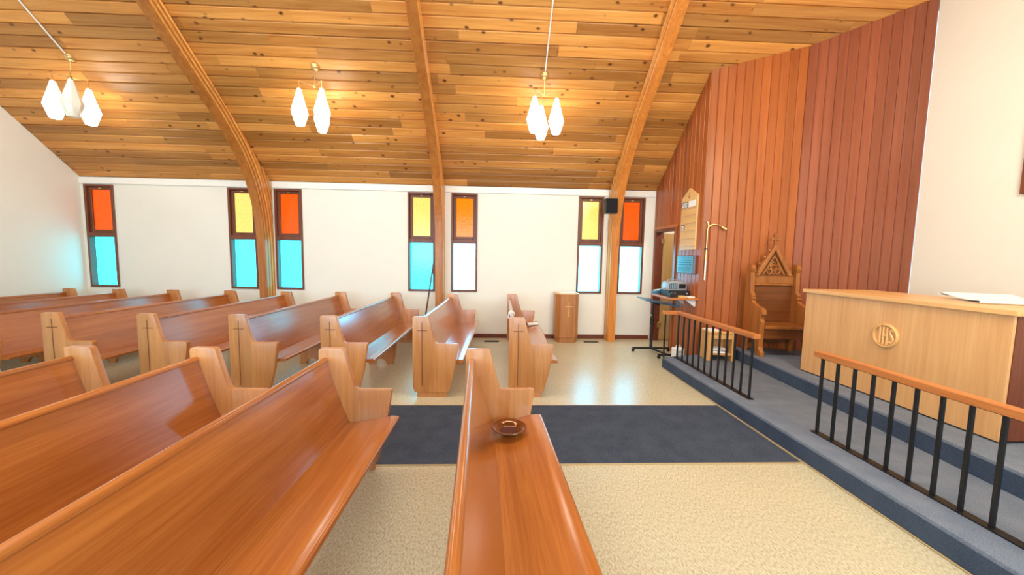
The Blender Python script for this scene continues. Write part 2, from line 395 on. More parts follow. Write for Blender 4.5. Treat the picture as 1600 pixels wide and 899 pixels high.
# ceiling: backing slabs + planks
def slope(mb, ya, yb, za, zb, x0, x1, t=.12):
    mb.prism([(ya, za), (yb, zb), (yb, zb+t), (ya, za+t)], 'X', x0, x1)
TH = .024
cb = MB(); slope(cb, YW+.15, YR, ZT-.126+TH, ceil_z(YR+1e-6)+TH, XL-.15, XB+.15); slope(cb, YR, YN-.15, ceil_z(YR)+TH, ZT-.126+TH, XL-.15, XB+.15)
CEIL = struct(cb.build('ceiling', M['ceilback']), 'knotty pine plank ceiling sloping up from the far wall', 'ceiling')
ang = math.atan(SL); PWID = .135
def plank_unit(w, t, c=.011):
    # unit-length along X, lower face at z=0 (towards the room), chamfered long edges
    h = w/2-.0016
    prof = [(-h, t), (-h, c), (-h+c, 0), (h-c, 0), (h, c), (h, t)]
    return MB().prism(prof, 'X', 0, 1).mesh('plank', M['plank'])
PM = plank_unit(PWID, TH*1.2)
def x_end(y):
    if y > C1[1]: return XR+.03
    if y > C2[1]: return C1[0]+(C1[1]-y)/(C1[1]-C2[1])*(C2[0]-C1[0])+.32
    if y > C3[1]: return C2[0]+(C2[1]-y)/(C2[1]-C3[1])*(C3[0]-C2[0])+.24
    return XB
rows = int((YW-YR)/math.cos(ang)/PWID)
for r in range(rows):
    d = (r+.5)*PWID; y = YW-d*math.cos(ang); z = ZT+d*math.sin(ang); xe = x_end(y)
    x = XL-random.uniform(0, 1.6); 
    while x < xe-.05:
        ln = random.uniform(1.1, 3.6); a = max(x, XL+.001); b = min(x+ln, xe)
        if xe-b < .3: b = xe
        if b-a > .04:
            o = link_mesh('plank', PM, CEIL); o.location = (a, y, z+random.uniform(-.002, .002)); o.scale = (b-a-.0015, 1, 1)
            o.rotation_euler = (-ang, 0, 0)
        x = b+.0001

# panelled chancel walls
def plank_wall(name, A, B, z0, label, opening=None, pm='cedar'):
    d = Vector((B[0]-A[0], B[1]-A[1])); Ltot = d.length; d.normalize(); nrm = Vector((d.y, -d.x))
    t = .02; n = round(Ltot/.107); wd = Ltot/n
    back = MB()
    def wallpiece(s0, s1, za):
        pts = [Vector(A)+d*s0-nrm*t, Vector(A)+d*s1-nrm*t, Vector(A)+d*s1-nrm*(t+.1), Vector(A)+d*s0-nrm*(t+.1)]
        vs = [(p.x, p.y, za) for p in pts]+[(p.x, p.y, ceil_z(min(p.y, YW))+.0) for p in pts]
        back.add(vs, [(0, 1, 2, 3), (7, 6, 5, 4)]+[(i, 4+i, 4+(i+1) % 4, (i+1) % 4) for i in range(4)])
    if opening:
        wallpiece(0, opening[0], z0); wallpiece(opening[0], opening[1], opening[2]); wallpiece(opening[1], Ltot, z0)
    else: wallpiece(0, Ltot, z0)
    wall = struct(back.build(name, M['jamb']), label, 'wall')
    for i in range(n):
        s0, s1 = i*wd+.001, (i+1)*wd-.001; c = .009
        spans = [(s0, s1, z0)]
        if opening:
            m0, m1 = opening[0], opening[1]
            if s0 >= m0-.001 and s1 <= m1+.001: spans = [(s0, s1, opening[2])]
            elif s0 < m0 < s1: spans = [(s0, m0, z0), (m0, s1, opening[2])]
            elif s0 < m1 < s1: spans = [(s0, m1, opening[2]), (m1, s1, z0)]
        for a, b, zz in spans:
            if b-a < .015: continue
            c2 = min(c, (b-a)/3)
            prof = [(a, -t+.0005), (a, -c2), (a+c2, 0), (b-c2, 0), (b, -c2), (b, -t+.0005)]
            pr = [Vector(A)+d*u+nrm*v for u, v in prof]
            vs = [(p.x, p.y, zz) for p in pr]+[(p.x, p.y, ceil_z(min(p.y, YW))-.001) for p in pr]
            mb = MB().add(vs, [(0, 1, 2, 3, 4, 5), (11, 10, 9, 8, 7, 6)]+[(k, 6+k, 6+(k+1) % 6, (k+1) % 6) for k in range(6)])
            mb.build('plank', M[pm], wall)
    return wall
D0, D1, DZ = YW-6.60, YW-5.83, 2.03
plank_wall('wall_right', (XR, YW), C1, 0., 'red cedar plank wall with the side doorway', (D0, D1, DZ))
plank_wall('wall_chancel_left', C1, C2, .0, 'red cedar plank wall behind the carved chair')
plank_wall('wall_chancel_angled', C2, C3, .0, 'cedar plank wall in a darker, pinker tone left of the bright cream wall', pm='cedar2')
# room beyond the doorway
struct(MB().box(4.3, 4.4, 5.0, YW, 0, ZT+.5).build('wall_passage', M['wall']), 'cream wall of the passage beyond the doorway', 'wall')
dj = MB()
yj0, yj1 = 5.83, 6.60
dj.box(XR-.012, XR+.125, yj1-.045, yj1-.001, 0.001, DZ-.001); dj.box(XR-.012, XR+.125, yj0+.001, yj0+.045, 0.001, DZ-.001)
dj.box(XR-.012, XR+.125, yj0+.045, yj1-.045, DZ-.045, DZ-.001)
d1 = struct(dj.build('door_1', M['jamb'], bevel=.003), 'side doorway with dark jambs and an open tan door', 'door')
MB().box(XR-.022, XR-.0005, yj0-.06, yj1+.02, DZ-.0005, DZ+.05).build('door_header', M['railwood'], d1, bevel=.003)
MB().box(XR-.022, XR-.0005, yj0-.045, yj0, .0, DZ-.001).build('door_casing', M['cedar'], d1, bevel=.003)
leaf = MB().box(XR+.13, XR+.90, yj1-.045, yj1-.008, .01, DZ-.055).build('door_leaf', M['tandoor'], d1, bevel=.002)
for hz in (.25, 1.78): MB().box(XR+.09, XR+.15, yj1-.066, yj1-.046, hz, hz+.1).build('hinge', M['brass'], leaf, bevel=.004)

# laminated arches
INTR = sstep([(6.425, 0), (6.425, .6), (6.42, 1.2), (6.40, 1.75), (6.31, 2.3), (6.05, 2.88), (5.56, 3.42), (5.0, 3.87), (4.4, 4.365), (3.8, 4.87), (YR+.02, 5.50)], 5)
def arch(xc, label):
    root = empty('laminated_arch', (xc, 6.45, 0), 0, label, 'arch', 'curved laminated timber arches')
    n = len(INTR); stations = []
    for i, (y, z) in enumerate(INTR):
        a = Vector(INTR[max(i-1, 0)]); b = Vector(INTR[min(i+1, n-1)]); t = (b-a).normalized(); nr = Vector((t.y, -t.x))  # outward (towards wall / roof)
        # distance to wall and ceiling along the normal
        dw = (YW-.002-y)/nr.x if nr.x > 1e-6 else 9
        den = nr.y+SL*nr.x; dc = (ceil_z(y)-.002-z)/den if den > 1e-6 else 9
        stations.append((Vector((y, z)), nr, max(.03, min(dw, dc, .46))))
    th = .036
    for k in range(13):
        segs = []; cur = []
        for p, nr, mx in stations:
            i0, i1 = k*th, min((k+1)*th-.004, mx)
            if i1-i0 > .003: cur.append((p+nr*i0, p+nr*i1))
            else:
                if len(cur) > 1: segs.append(cur)
                cur = []
        if len(cur) > 1: segs.append(cur)
        for sg in segs:
            mb = MB(); m = len(sg); x0, x1 = -AW, AW; e = .0
            for a, b in sg: mb.v += [(x0, a.x-6.45, a.y), (x1, a.x-6.45, a.y), (x1, b.x-6.45, b.y), (x0, b.x-6.45, b.y)]
            for i in range(m-1):
                for q in range(4): mb.f.append((4*i+q, 4*i+(q+1) % 4, 4*i+4+(q+1) % 4, 4*i+4+q))
            mb.f.append((3, 2, 1, 0)); mb.f.append(tuple(4*(m-1)+q for q in range(4)))
            mb.build('lamination', M['glulam' if k % 2 == 0 else 'glulam2'], root, bevel=.004)
    return root
arch(ARCH[0], 'curved laminated timber arch, leftmost, covering part of a yellow window')
arch(ARCH[1], 'curved laminated timber arch in the middle, above the leaning pole')
arch(ARCH[2], 'curved laminated timber arch carrying the black loudspeaker')

# chancel platform, two carpeted steps
pz1, pz2 = .15, .30
E0, E1 = (3.31, 5.02), (2.98, 1.0)
step1 = MB().prism([(2.31, YN+.002), (XB-.002, YN+.002), (XB-.002, 4.34), (4.0, 4.78), (2.885, 5.04), (2.31, 4.88)], 'Z', .001, pz1).build('platform', M['plat'], bevel=.018, seg=2, smooth=True)
tag(step1, 'blue grey carpeted chancel platform with a second step under the altar', 'platform'); step1['kind'] = 'structure'
e = lambda y: E1[0]+(E0[0]-E1[0])*(y-E1[1])/(E0[1]-E1[1])
MB().prism([(e(YN), YN+.004), (XB-.004, YN+.004), (XB-.004, 4.33), (4.0, 4.77), (e(4.94), 4.93)], 'Z', pz1-.001, pz2).build('upper_step', M['plat'], step1, bevel=.018, seg=2, smooth=True)
rm = MB().box(2.3045, 2.3115, YN+.01, 4.87, .013, pz1-.022).build('riser', M['riser'], step1); rm['label'] = 'darker blue carpeted front of the lower step'
rb = Vector((E0[0]-E1[0], E0[1]-E1[1])).normalized(); rn = Vector((-rb.y, rb.x))*.0035
rq = [(e(YN+.01), YN+.01), (e(4.92), 4.92)]
rm = MB().prism([(rq[0][0]+rn.x, rq[0][1]+rn.y), (rq[1][0]+rn.x, rq[1][1]+rn.y), (rq[1][0]-rn.x, rq[1][1]-rn.y), (rq[0][0]-rn.x, rq[0][1]-rn.y)], 'Z', pz1+.001, pz2-.022).build('riser', M['riser'], step1); rm['label'] = 'darker blue carpeted front of the upper step'
MB().box(2.298, 2.309, YN+.01, 4.88, .001, .010).build('edge_strip', M['tanedge'], step1, bevel=.003)

# aisle carpet
ac = MB().prism([(XL+.3, 2.512), (2.285, 2.512), (2.285, 3.555), (XL+.3, 3.545)], 'Z', .001, .009).build('aisle_carpet', M['aisle'], bevel=.003)
tag(ac, 'charcoal carpet runner laid along the centre aisle', 'carpet')
for y in (2.50, 3.557): MB().box(XL+.3, 2.285, y, y+.012, .001, .007).build('edge_strip', M['tanedge'], ac)

# ------------------------------------------------------------------ pews
PL = 2.496; PT = .045
def arc(cx, cz, r, a0, a1, n=5): return [(cx+r*math.cos(a0+(a1-a0)*i/n), cz+r*math.sin(a0+(a1-a0)*i/n)) for i in range(n+1)]
END = [(.02, .055), (0, .12), (0, .845)]+arc(.015, .845, .015, PI, PI/2, 3)+arc(.148, .842, .018, PI/2, .12, 3)+[(.215, .655)]+arc(.262, .605, .03, PI+.25, PI*1.5, 4)[0:5]+[(.455, .575)]+arc(.462, .560, .015, PI/2, -.1, 3)+[(.44, .30), (.385, .08)]+arc(.36, .078, .023, 0, -PI/2, 3)
def make_pew():
    r = empty('church_pew')
    for side in (0, 1):
        y0 = 0 if side == 0 else PL-PT
        p = MB().prism(END, 'Y', y0, y0+PT).build('end_panel', M['pew_end'], r, bevel=.005, seg=2, smooth=True)
        yo = y0-.0015 if side == 0 else y0+PT-.002
        c = MB(); c.box(.094, .101, yo, yo+.0035, .12, .80); c.box(.046, .150, yo, yo+.0035, .712, .719)
        c.build('cross', M['inlay'], p)
        MB().box(.045, .355, y0+.004, y0+PT-.004, .0, .0552).build('foot', M['pew_end'], p, bevel=.003)
    y0, y1 = PT, PL-PT
    back = [(.034, .785), (.030, .34), (.055, .315), (.20, .355), (.075, .775)]
    back = [(.026, .778), (.150, .36), (.172, .36), (.050, .778)]
    # curved backrest
    fr = sstep([(.052, .778), (.10, .62), (.150, .47), (.196, .352)], 4); rr = sstep([(.172, .340), (.126, .46), (.076, .62), (.026, .778)], 4)
    MB().prism(fr+rr, 'Y', y0, y1).build('backrest', M['pew_back'], r, smooth=True)
    cap = arc(.039, .781, .021, -.25, PI+.25, 8)
    MB().prism(cap, 'Y', y0, y1).build('top_rail', M['pew_len'], r, smooth=True)
    top = sstep([(.165, .352), (.26, .357), (.38, .378), (.47, .396), (.515, .396)], 4); nose = arc(.517, .379, .017, PI/2, -PI/2, 6)
    bot = [(.47, .362), (.36, .346), (.165, .322)]
    MB().prism(top+nose+bot, 'Y', y0, y1).build('seat', M['pew_len'], r, smooth=True)
    for yc in (PL*.48,):
        s = [(.07, 0), (.15, 0)]+arc(.235, 0, .075, PI, 0, 8)+[(.33, 0), (.40, 0), (.43, .12), (.46, .355), (.36, .344), (.165, .322), (.15, .42), (.12, .46), (.08, .3)]
        MB().prism(s, 'Y', yc-.02, yc+.02).build('support', M['pew_end'], r, bevel=.003)
    return r
PROTO = make_pew()
used = [False]
def pew(x, y, label, group, rz=0.):
    o = PROTO if not used[0] else copy_tree(PROTO); used[0] = True
    o.location = (x, y, 0); o.rotation_euler = (0, 0, rz); tag(o, label, 'pew', group)
    return o
FX = [.134, -.875, -1.818, -2.734, -3.631, -4.55, -5.475, -6.34, -7.12]
FR = [-.019, -.015, -.004, 0, 0, 0, 0, 0, 0]
FL = ['short glossy oak pew standing alone, front row beyond the aisle, left of the lectern',
      'oak pew beyond the aisle whose far end stands right of the middle arch',
      'oak pew beyond the aisle with a blue sheen on its seat, third from the lectern',
      'oak pew beyond the aisle with a blue sheened backrest, fourth from the lectern',
      'oak pew beyond the aisle, fifth from the lectern, far end below the left arch',
      'oak pew beyond the aisle, sixth from the lectern, cross panel leftmost in view',
      'oak pew beyond the aisle, seventh from the lectern, near end outside the picture',
      'oak pew by the corner window, eighth from the lectern',
      'rearmost oak pew against the end wall left of the corner window']
FL[0] = 'front oak pew beyond the aisle, nearest the lectern, with papers on it'
for x, rz, l in zip(FX, FR, FL): pew(x, 3.785, l, 'oak pews beyond the aisle', rz)
NXE = [-.206, -1.19, -2.024, -2.818, -3.70]; NRZ = [.046, .0, .0, .0, .0]
NL = ['nearest oak pew pointing at the camera with the offering plate on its seat',
      'large oak pew in the left foreground, its seat filling the lower left corner',
      'oak pew in the left foreground just behind the largest one',
      'oak pew at the left edge, third behind the one with the offering plate',
      'oak pew left of the picture edge, near side of the aisle']
for x, rz, l in list(zip(NXE, NRZ, NL))[:4]:
    # far inner-face corner stays at (x, 2.446)
    ye = PL-PT; px = x+ye*math.sin(rz); py = 2.446-ye*math.cos(rz)
    pew(px, py, l, 'oak pews on the near side of the aisle', rz)

# ------------------------------------------------------------------ altar
ax0, ax1, ay0, ay1 = 3.38, 4.08, 2.22, 3.83
al = empty('altar', (ax0, (ay0+ay1)/2, pz2), 0, 'large blond oak altar with a round carved medallion on its front', 'altar')
def rel(mb, o):  # shift world coords to the parent's origin
    mb.v = [(v[0]-o.location.x, v[1]-o.location.y, v[2]-o.location.z) for v in mb.v]; return mb
AT = 1.205
rel(MB().box(ax0+.018, ax1, ay0+.002, ay1-.002, pz2+.03, AT-.036), al).build('body', M['altar'], al, bevel=.003)
rel(MB().box(ax0, ax0+.018, ay0, ay1, pz2+.012, AT-.036), al).build('front_panel', M['altar'], al, bevel=.002)
o = rel(MB().box(ax0+.02, ax1, ay0-.003, ay0+.0015, pz2+.02, AT-.036), al).build('side_panel', M['jamb'], al); o['label'] = 'dark red brown end panel'
rel(MB().box(ax0+.03, ax1-.02, ay0+.02, ay1-.02, pz2, pz2+.03), al).build('plinth', M['black'], al)
rel(MB().box(ax0-.022, ax1+.02, ay0-.022, ay1+.03, AT-.036, AT), al).build('top', M['altarx'], al, bevel=.004, seg=2)
mz, my = .872, 2.985
med = MB(); R90 = Matrix.Translation((ax0-al.location.x, my-al.location.y, mz-al.location.z)) @ Matrix.Rotation(-PI/2, 4, 'Y')
med.lathe([(.104, 0), (.104, .014), (.098, .02), (.090, .02), (.086, .003), (.0, .003)], 40, mat=R90)
medo = med.build('medallion', M['altarx'], al, smooth=True)
def bars(mb, segs, r=.0095):
    for pts in segs: mb.tube([(-.009+(ax0-al.location.x), my-al.location.y-u, mz-al.location.z+v) for u, v in pts], r, 6)
lt = MB()
bars(lt, [[(-.040, -.066), (-.040, .066)], [(-.014, -.078), (-.014, .078)], [(.018, -.078), (.018, .078)], [(-.014, 0), (.018, 0)],
          [(-.05, -.066), (-.03, -.066)], [(-.05, .066), (-.03, .066)],
          sstep([(.068, .038), (.058, .056), (.044, .052), (.040, .032), (.052, .006), (.066, -.016), (.064, -.044), (.050, -.058), (.038, -.046)], 4)])
lt.build('lettering', M['altarx'], medo, smooth=True)

# folded cloth on the altar
pts = sstep([(.12, .003), (.30, .003), (.44, .004), (.468, .013), (.45, .022), (.34, .018), (.20, .028), (.08, .044), (.03, .052), (0, .046), (.008, .034), (.05, .030)], 4)
out = []; t = .007
for i, p in enumerate(pts):
    a = Vector(pts[max(i-1, 0)]); b = Vector(pts[min(i+1, len(pts)-1)]); d = (b-a).normalized(); nn = Vector((d.y, -d.x)); out.append((p[0]+nn.x*t*.4, max(.0005, p[1]+nn.y*t*.4)))
co = empty('folded_cloth', (3.86, 3.02, AT), 0, 'white folded linen cloth lying on the altar top', 'cloth')
MB().prism([(-u, z) for u, z in pts+out[::-1]], 'X', 0, .42).build('cloth_sheet', M['cloth'], co, smooth=True)
co.rotation_euler = (0, 0, -.45)

# plaque at the frame edge on the chancel back wall
pq = empty('wall_plaque', (XB, 3.2, 2.2), 0, 'dark brown wooden plaque on the cream wall at the right picture edge', 'plaque')
rel(MB().box(XB-.035, XB-.001, 2.75, 3.47, 2.205, 2.95), pq).build('board', M['jamb'], pq, bevel=.006)
fr = MB()
for y0, y1, z0, z1 in ((2.75, 2.80, 2.205, 2.95), (3.42, 3.47, 2.205, 2.95), (2.80, 3.42, 2.205, 2.255), (2.80, 3.42, 2.90, 2.95)): fr.box(XB-.05, XB-.035, y0, y1, z0, z1)
rel(fr, pq).build('frame', M['winframe'], pq, bevel=.004)

# ------------------------------------------------------------------ communion rails
def rail(name, X, ys, ytop0, ytop1, label, ret=None):
    r = empty(name, (X, (ytop0+ytop1)/2, pz1), 0, label, 'railing', 'communion rails on the platform')
    zt = .80
    hr = MB()
    if ret:
        hr.prism([(X-.035, ytop0), (X+.035, ytop0), (X+.035, ytop1), (ret, ytop1), (ret, ytop1-.07), (X-.035, ytop1-.07)], 'Z', zt-.045, zt)
    else: hr.box(X-.035, X+.035, ytop0, ytop1, zt-.045, zt)
    rel(hr, r).build('handrail', M['railwood'], r, bevel=.006, seg=2)
    rel(MB().box(X-.014, X+.014, ytop0+.03, ytop1-.03, zt-.052, zt-.0445), r).build('top_bar', M['black'], r)
    bb = MB().box(X-.028, X+.028, ytop0+.02, ytop1-.02, pz1-.0005, pz1+.008)
    rel(bb, r).build('bottom_bar', M['black'], r)
    for y in ys:
        rel(MB().box(X-.0085, X+.0085, y-.0085, y+.0085, pz1+.007, zt-.05), r).build('baluster', M['black'], r)
    if ret:
        rel(MB().box(ret+.03, ret+.047, ytop1-.045, ytop1-.028, pz1, zt-.045), r).build('baluster', M['black'], r)
    return r
rail('communion_rail', 2.49, [4.83]+[3.385+.1305*i for i in range(11)], 3.33, 4.88, 'black balustered rail with oak handrail in front of the stool and chair', 2.27)
rail('communion_rail', 2.545, [2.68-.128*i for i in range(13)], 1.1, 2.73, 'black balustered rail with oak handrail in front of the altar')

# ------------------------------------------------------------------ carved chair
def carved_chair():
    r = empty('carved_chair', (3.31, 4.36, pz2), -.10, 'tall carved gothic oak chair with a gabled back and cross finial', 'chair')
    Wd = .62
    side = sstep([(.42, 0), (.42, .5), (.42, 1.10)], 2)+[(.40, 1.145), (.355, 1.165), (.305, 1.145), (.285, 1.10), (.305, 1.05), (.30, .92), (.295, .80), (.255, .755), (.27, .70), (.225, .66), (.15, .635), (.06, .615), (.005, .585), (.0, .535), (.045, .505), (.05, .47), (.025, .44), (.035, .30), (.04, .12), (.0, .05), (.0, 0), (.10, 0), (.125, .10), (.15, .25), (.32, .25), (.345, .1), (.35, 0)]
    for x in (0, Wd-.05):
        p = MB().prism(side, 'X', x, x+.05).build('side_panel', M['chair'], r, bevel=.006, seg=2)
        k = MB()
        for (y, z, rad) in ((.352, 1.115, .03), (.04, .56, .026), (.262, .712, .018)):
            k.lathe([(rad*.4, 0), (rad, .004), (rad, .058), (rad*.4, .062)], 12, mat=Matrix.Translation((x-.006, y, z)) @ Matrix.Rotation(PI/2, 4, 'Y'))
        k.build('scroll_boss', M['chair'], p, smooth=True)
    a, b = .05, Wd-.05
    MB().box(a, b, .01, .40, .355, .395).build('seat', M['chair'], r, bevel=.008, seg=2)
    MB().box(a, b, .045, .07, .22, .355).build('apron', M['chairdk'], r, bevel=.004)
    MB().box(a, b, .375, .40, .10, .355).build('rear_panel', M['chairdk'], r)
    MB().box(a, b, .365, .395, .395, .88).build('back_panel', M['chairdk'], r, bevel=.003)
    MB().box(a, b, .335, .40, .88, .905).build('back_rail', M['chair'], r, bevel=.006)
    MB().box(a, b, .35, .40, .905, 1.005).build('frieze', M['chair'], r, bevel=.004)
    xc = Wd/2; zb, za = 1.005, 1.42; hw = .245
    g = empty('gable', (0, 0, 0)); g.parent = r
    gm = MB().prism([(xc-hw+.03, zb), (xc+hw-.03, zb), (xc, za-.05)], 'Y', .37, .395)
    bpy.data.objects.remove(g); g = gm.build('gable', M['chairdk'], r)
    for s in (-1, 1):
        d = Vector((s*-hw, 0, za-zb)).normalized(); nx = Vector((d.z, 0, -d.x))*s
        P0 = Vector((xc+s*hw, 0, zb)); P1 = Vector((xc, 0, za))
        w1 = .042
        poly = [(P0.x, P0.z), (P1.x, P1.z), (P1.x, P1.z-.075), (P0.x-s*.062, P0.z)]
        rk = MB().prism(poly, 'Y', .335, .40).build('raking_bar', M['chair'], g, bevel=.005)
        iq = .62
        poly2 = [(xc+s*hw*iq, zb+.015), (xc, zb+(za-zb)*iq+.02), (xc, zb+(za-zb)*iq-.01), (xc+s*(hw*iq-.025), zb+.015)]
        MB().prism(poly2, 'Y', .345, .375).build('inner_moulding', M['chair'], g, bevel=.003)
        for i in range(4):
            q = P0.lerp(P1, .14+.22*i); 
            cm = MB()
            cen = q+nx*.012
            for dx, dz, rad in ((0, 0, .016), (s*.014, .010, .011)):
                cm.lathe([(.002, -rad), (rad*.8, -rad*.6), (rad, 0), (rad*.8, rad*.6), (.002, rad)], 8, (cen.x+dx, .37, cen.z+dz))
            cm.build('crocket', M['chair'], g, smooth=True)
    tr = MB()
    def ring(cx, cz, rad, r0): tr.tube([(cx+rad*math.cos(2*PI*i/18), .362, cz+rad*math.sin(2*PI*i/18)) for i in range(18)], r0, 6, closed=True)
    ring(xc, zb+.115, .034, .011); ring(xc-.05, zb+.062, .034, .011); ring(xc+.05, zb+.062, .034, .011); ring(xc, zb+.05, .024, .009)
    for s in (-1, 1): tr.tube(sstep([(xc+s*.135, .362, zb+.02), (xc+s*.10, .362, zb+.07), (xc+s*.055, .362, zb+.135), (xc, .362, zb+.19)], 4), .009, 6)
    tr.build('tracery', M['chair'], g, smooth=True)
    f = MB(); zf = za
    f.prism([(xc-.014, zf-.03), (xc+.014, zf-.03), (xc+.012, zf+.06), (xc+.05, zf+.052), (xc+.058, zf+.075), (xc+.05, zf+.098), (xc+.014, zf+.09), (xc+.022, zf+.135), (xc, zf+.16), (xc-.022, zf+.135), (xc-.014, zf+.09), (xc-.05, zf+.098), (xc-.058, zf+.075), (xc-.05, zf+.052), (xc-.012, zf+.06)], 'Y', .352, .385)
    f.build('cross_finial', M['chair'], r, bevel=.004)
    return r
carved_chair()

# ------------------------------------------------------------------ stool with reading matter
st = empty('stool', (2.84, 4.70, pz1), -.12, 'small blond wooden stool with slab legs and a shelf beside the cedar wall', 'stool')
for x in (0, .31): MB().box(x, x+.04, 0, .25, 0, .375).build('leg', M['stool'], st, bevel=.004)
MB().box(-.012, .362, -.012, .262, .375, .40).build('top', M['stool'], st, bevel=.006)
MB().box(.04, .31, .01, .24, .08, .10).build('shelf', M['stool'], st, bevel=.002)
MB().box(.04, .31, .235, .25, .10, .375).build('back_board', M['stool'], st)
MB().box(.04, .31, .0, .016, .30, .375).build('apron', M['stool'], st, bevel=.002)
def loose(name, parent_loc, rz, parts, label, cat, group=None, tilt=0.):
    r = empty(name, parent_loc, rz, label, cat, group); r.rotation_euler = (0, tilt, rz)
    for nm, b, m in parts: MB().box(*b).build(nm, m, r, bevel=.001)
    return r
def book(loc, rz, w, d, h, cover, label, group, tilt=0.):
    return loose('book', loc, rz, [('pages', (.002, w-.004, .003, d-.003, .002, h-.002), M['paper']), ('cover', (0, w, 0, d, 0, .002), cover), ('top_cover', (0, w, 0, d, h-.002, h), cover), ('spine', (w-.003, w, 0, d, .002, h-.002), cover)], label, 'book', group, tilt)
sl = lambda x, y, z: Vector((2.84+x*math.cos(-.12)-y*math.sin(-.12), 4.70+x*math.sin(-.12)+y*math.cos(-.12), pz1+z))
book(sl(.07, .03, .101), -.15, .20, .16, .03, M['green'], 'grey book lying lowest on the stool shelf', 'books on the stool shelf')
book(sl(.08, .03, .132), -.05, .18, .15, .025, M['red'], 'red book lying on top of the grey one on the stool shelf', 'books on the stool shelf')
loose('magazine', sl(.06, .035, .158), -.22, [('sheet', (0, .19, 0, .15, 0, .006), M['paper'])], 'white magazine on top of the books on the stool shelf', 'magazine')
loose('folder', sl(.20, .05, .401), .1, [('sheet', (0, .15, 0, .16, 0, .012), M['red'])], 'red folder on the stool top', 'folder')
loose('papers', sl(.02, .03, .401), -.05, [('sheet', (0, .17, 0, .18, 0, .008), M['paper'])], 'white papers on the stool top beside the red folder', 'papers')

# ------------------------------------------------------------------ lectern by the far wall
le = empty('lectern', (1.25, 6.36, 0), 0, 'slim oak lectern with angled front corners and a pale cross', 'lectern')
hw = .205
foot = [(-hw, .26), (-hw, .04), (-hw+.07, -.06), (hw-.07, -.06), (hw, .04), (hw, .26)]
sc = lambda k: [(x*k, (y-.1)*k+.1) for x, y in foot]
MB().prism(foot, 'Z', .085, .855).build('body', M['lectern'], le, bevel=.004)
MB().prism(sc(.94), 'Z', 0, .085).build('plinth', M['lectern'], le, bevel=.003)
MB().prism(sc(1.05), 'Z', .855, .875).build('top', M['altarx'], le, bevel=.004)
MB().prism(sc(.82), 'Z', .875, .89).build('reading_pad', M['paper'], le, bevel=.003)
c = MB(); c.box(.014, .022, -.0632, -.058, .47, .715); c.box(-.045, .080, -.0632, -.058, .642, .650)
c.build('cross', M['lightinlay'], le)

# floor vents, pole, loudspeaker
def vent(x, y, label):
    v = empty('floor_vent', (x, y, 0), 0, label, 'vent', 'floor vents along the far wall')
    MB().box(-.13, .13, -.055, .055, .0005, .005).build('plate', M['black'], v, bevel=.001)
    for i in range(10): MB().box(-.115+.024*i, -.105+.024*i, -.045, .045, .005, .008).build('slat', M['blackplastic'], v)
vent(-.085, 6.37, 'black floor vent left of the lectern'); vent(1.70, 6.39, 'black floor vent right of the lectern')
po = MB().tube([(-1.30, 6.30, .0), (-1.107, 6.46, 1.46)], .013, 8).build('leaning_pole', M['polewood'], None, smooth=True)
tag(po, 'dark thin pole leaning against the middle arch', 'pole')
sp = empty('loudspeaker', (1.90, 6.18, 2.26), 0, 'small black loudspeaker mounted on the right arch', 'loudspeaker')
MB().box(-.105, .1, -.075, .075, 0, .245).build('cabinet', M['blackplastic'], sp, bevel=.008, seg=2)
MB().box(-.095, .09, -.083, -.075, .01, .235).build('grille', M['grille'], sp, bevel=.003)
MB().box(.1, .113, -.03, .06, .06, .18).build('bracket', M['black'], sp)

# ------------------------------------------------------------------ pendants
def pendant(x, y, label, off=(0, 0), rot=0., lit=(1, 1, 1), conduit=True, drops=(0, 0, 0)):
    z = ceil_z(y)
    r = empty('pendant_light', (x, y, z), 0, label, 'lamp', 'three shade pendant lamps')
    ca = MB().lathe([(.005, -.045), (.035, -.04), (.055, -.02), (.06, -.004), (.06, 0)], 20, mat=Matrix.Rotation(-ang, 4, 'X')).build('canopy', M['brass'], r, smooth=True)
    if conduit:
        L_ = 1.9; MB().tube([(0, -.03, .03*SL-.014), (0, -L_, L_*SL-.014)], .009, 8).build('conduit', M['white'], r, smooth=True)
    hub = Vector((off[0], off[1], -.26))
    MB().tube([(0, 0, -.03), hub], .006, 6).build('stem', M['brass'], r)
    MB().lathe([(.004, -.02), (.018, -.012), (.018, .012), (.004, .02)], 12, hub).build('hub', M['brass'], r, smooth=True)
    for i in range(3):
        a = rot+i*2*PI/3; e = hub+Vector((math.cos(a)*.175, math.sin(a)*.175, .03))
        dz = drops[i]
        arm = MB().tube([hub, hub.lerp(e, .6)+Vector((0, 0, -.006)), e, e+Vector((0, 0, -.10-dz))], .0055, 6).build('arm', M['brass'], r)
        zt = -.10-dz
        MB().lathe([(.012, .0), (.024, -.004), (.026, -.02), (.0, -.02)], 12, (e.x, e.y, e.z+zt+.012)).build('cap', M['brass'], arm, smooth=True)
        s = MB().lathe([(.024, 0), (.030, -.03), (.066, -.16), (.104, -.295), (.105, -.305), (.092, -.35), (.058, -.46), (.052, -.47), (.0, -.47)], 8, (e.x, e.y, e.z+zt)).build('shade', M['shade' if lit[i] else 'shadeoff'], r, smooth=True)
        if not lit[i]: s['label'] = 'unlit opal glass shade'
    return r
pendant(.612, 5.20, 'three lit white shades hanging right, between the middle and right arches', (.0, -.02), 1.68)
pendant(-2.47, 5.20, 'lit white shades hanging in the middle, between the left and middle arches', (-.01, -.03), PI+.445, conduit=False)
pendant(-5.60, 5.20, 'lamp in the upper left with one unlit shade between two lit ones', (.02, -.03), -.75, (0, 1, 1))

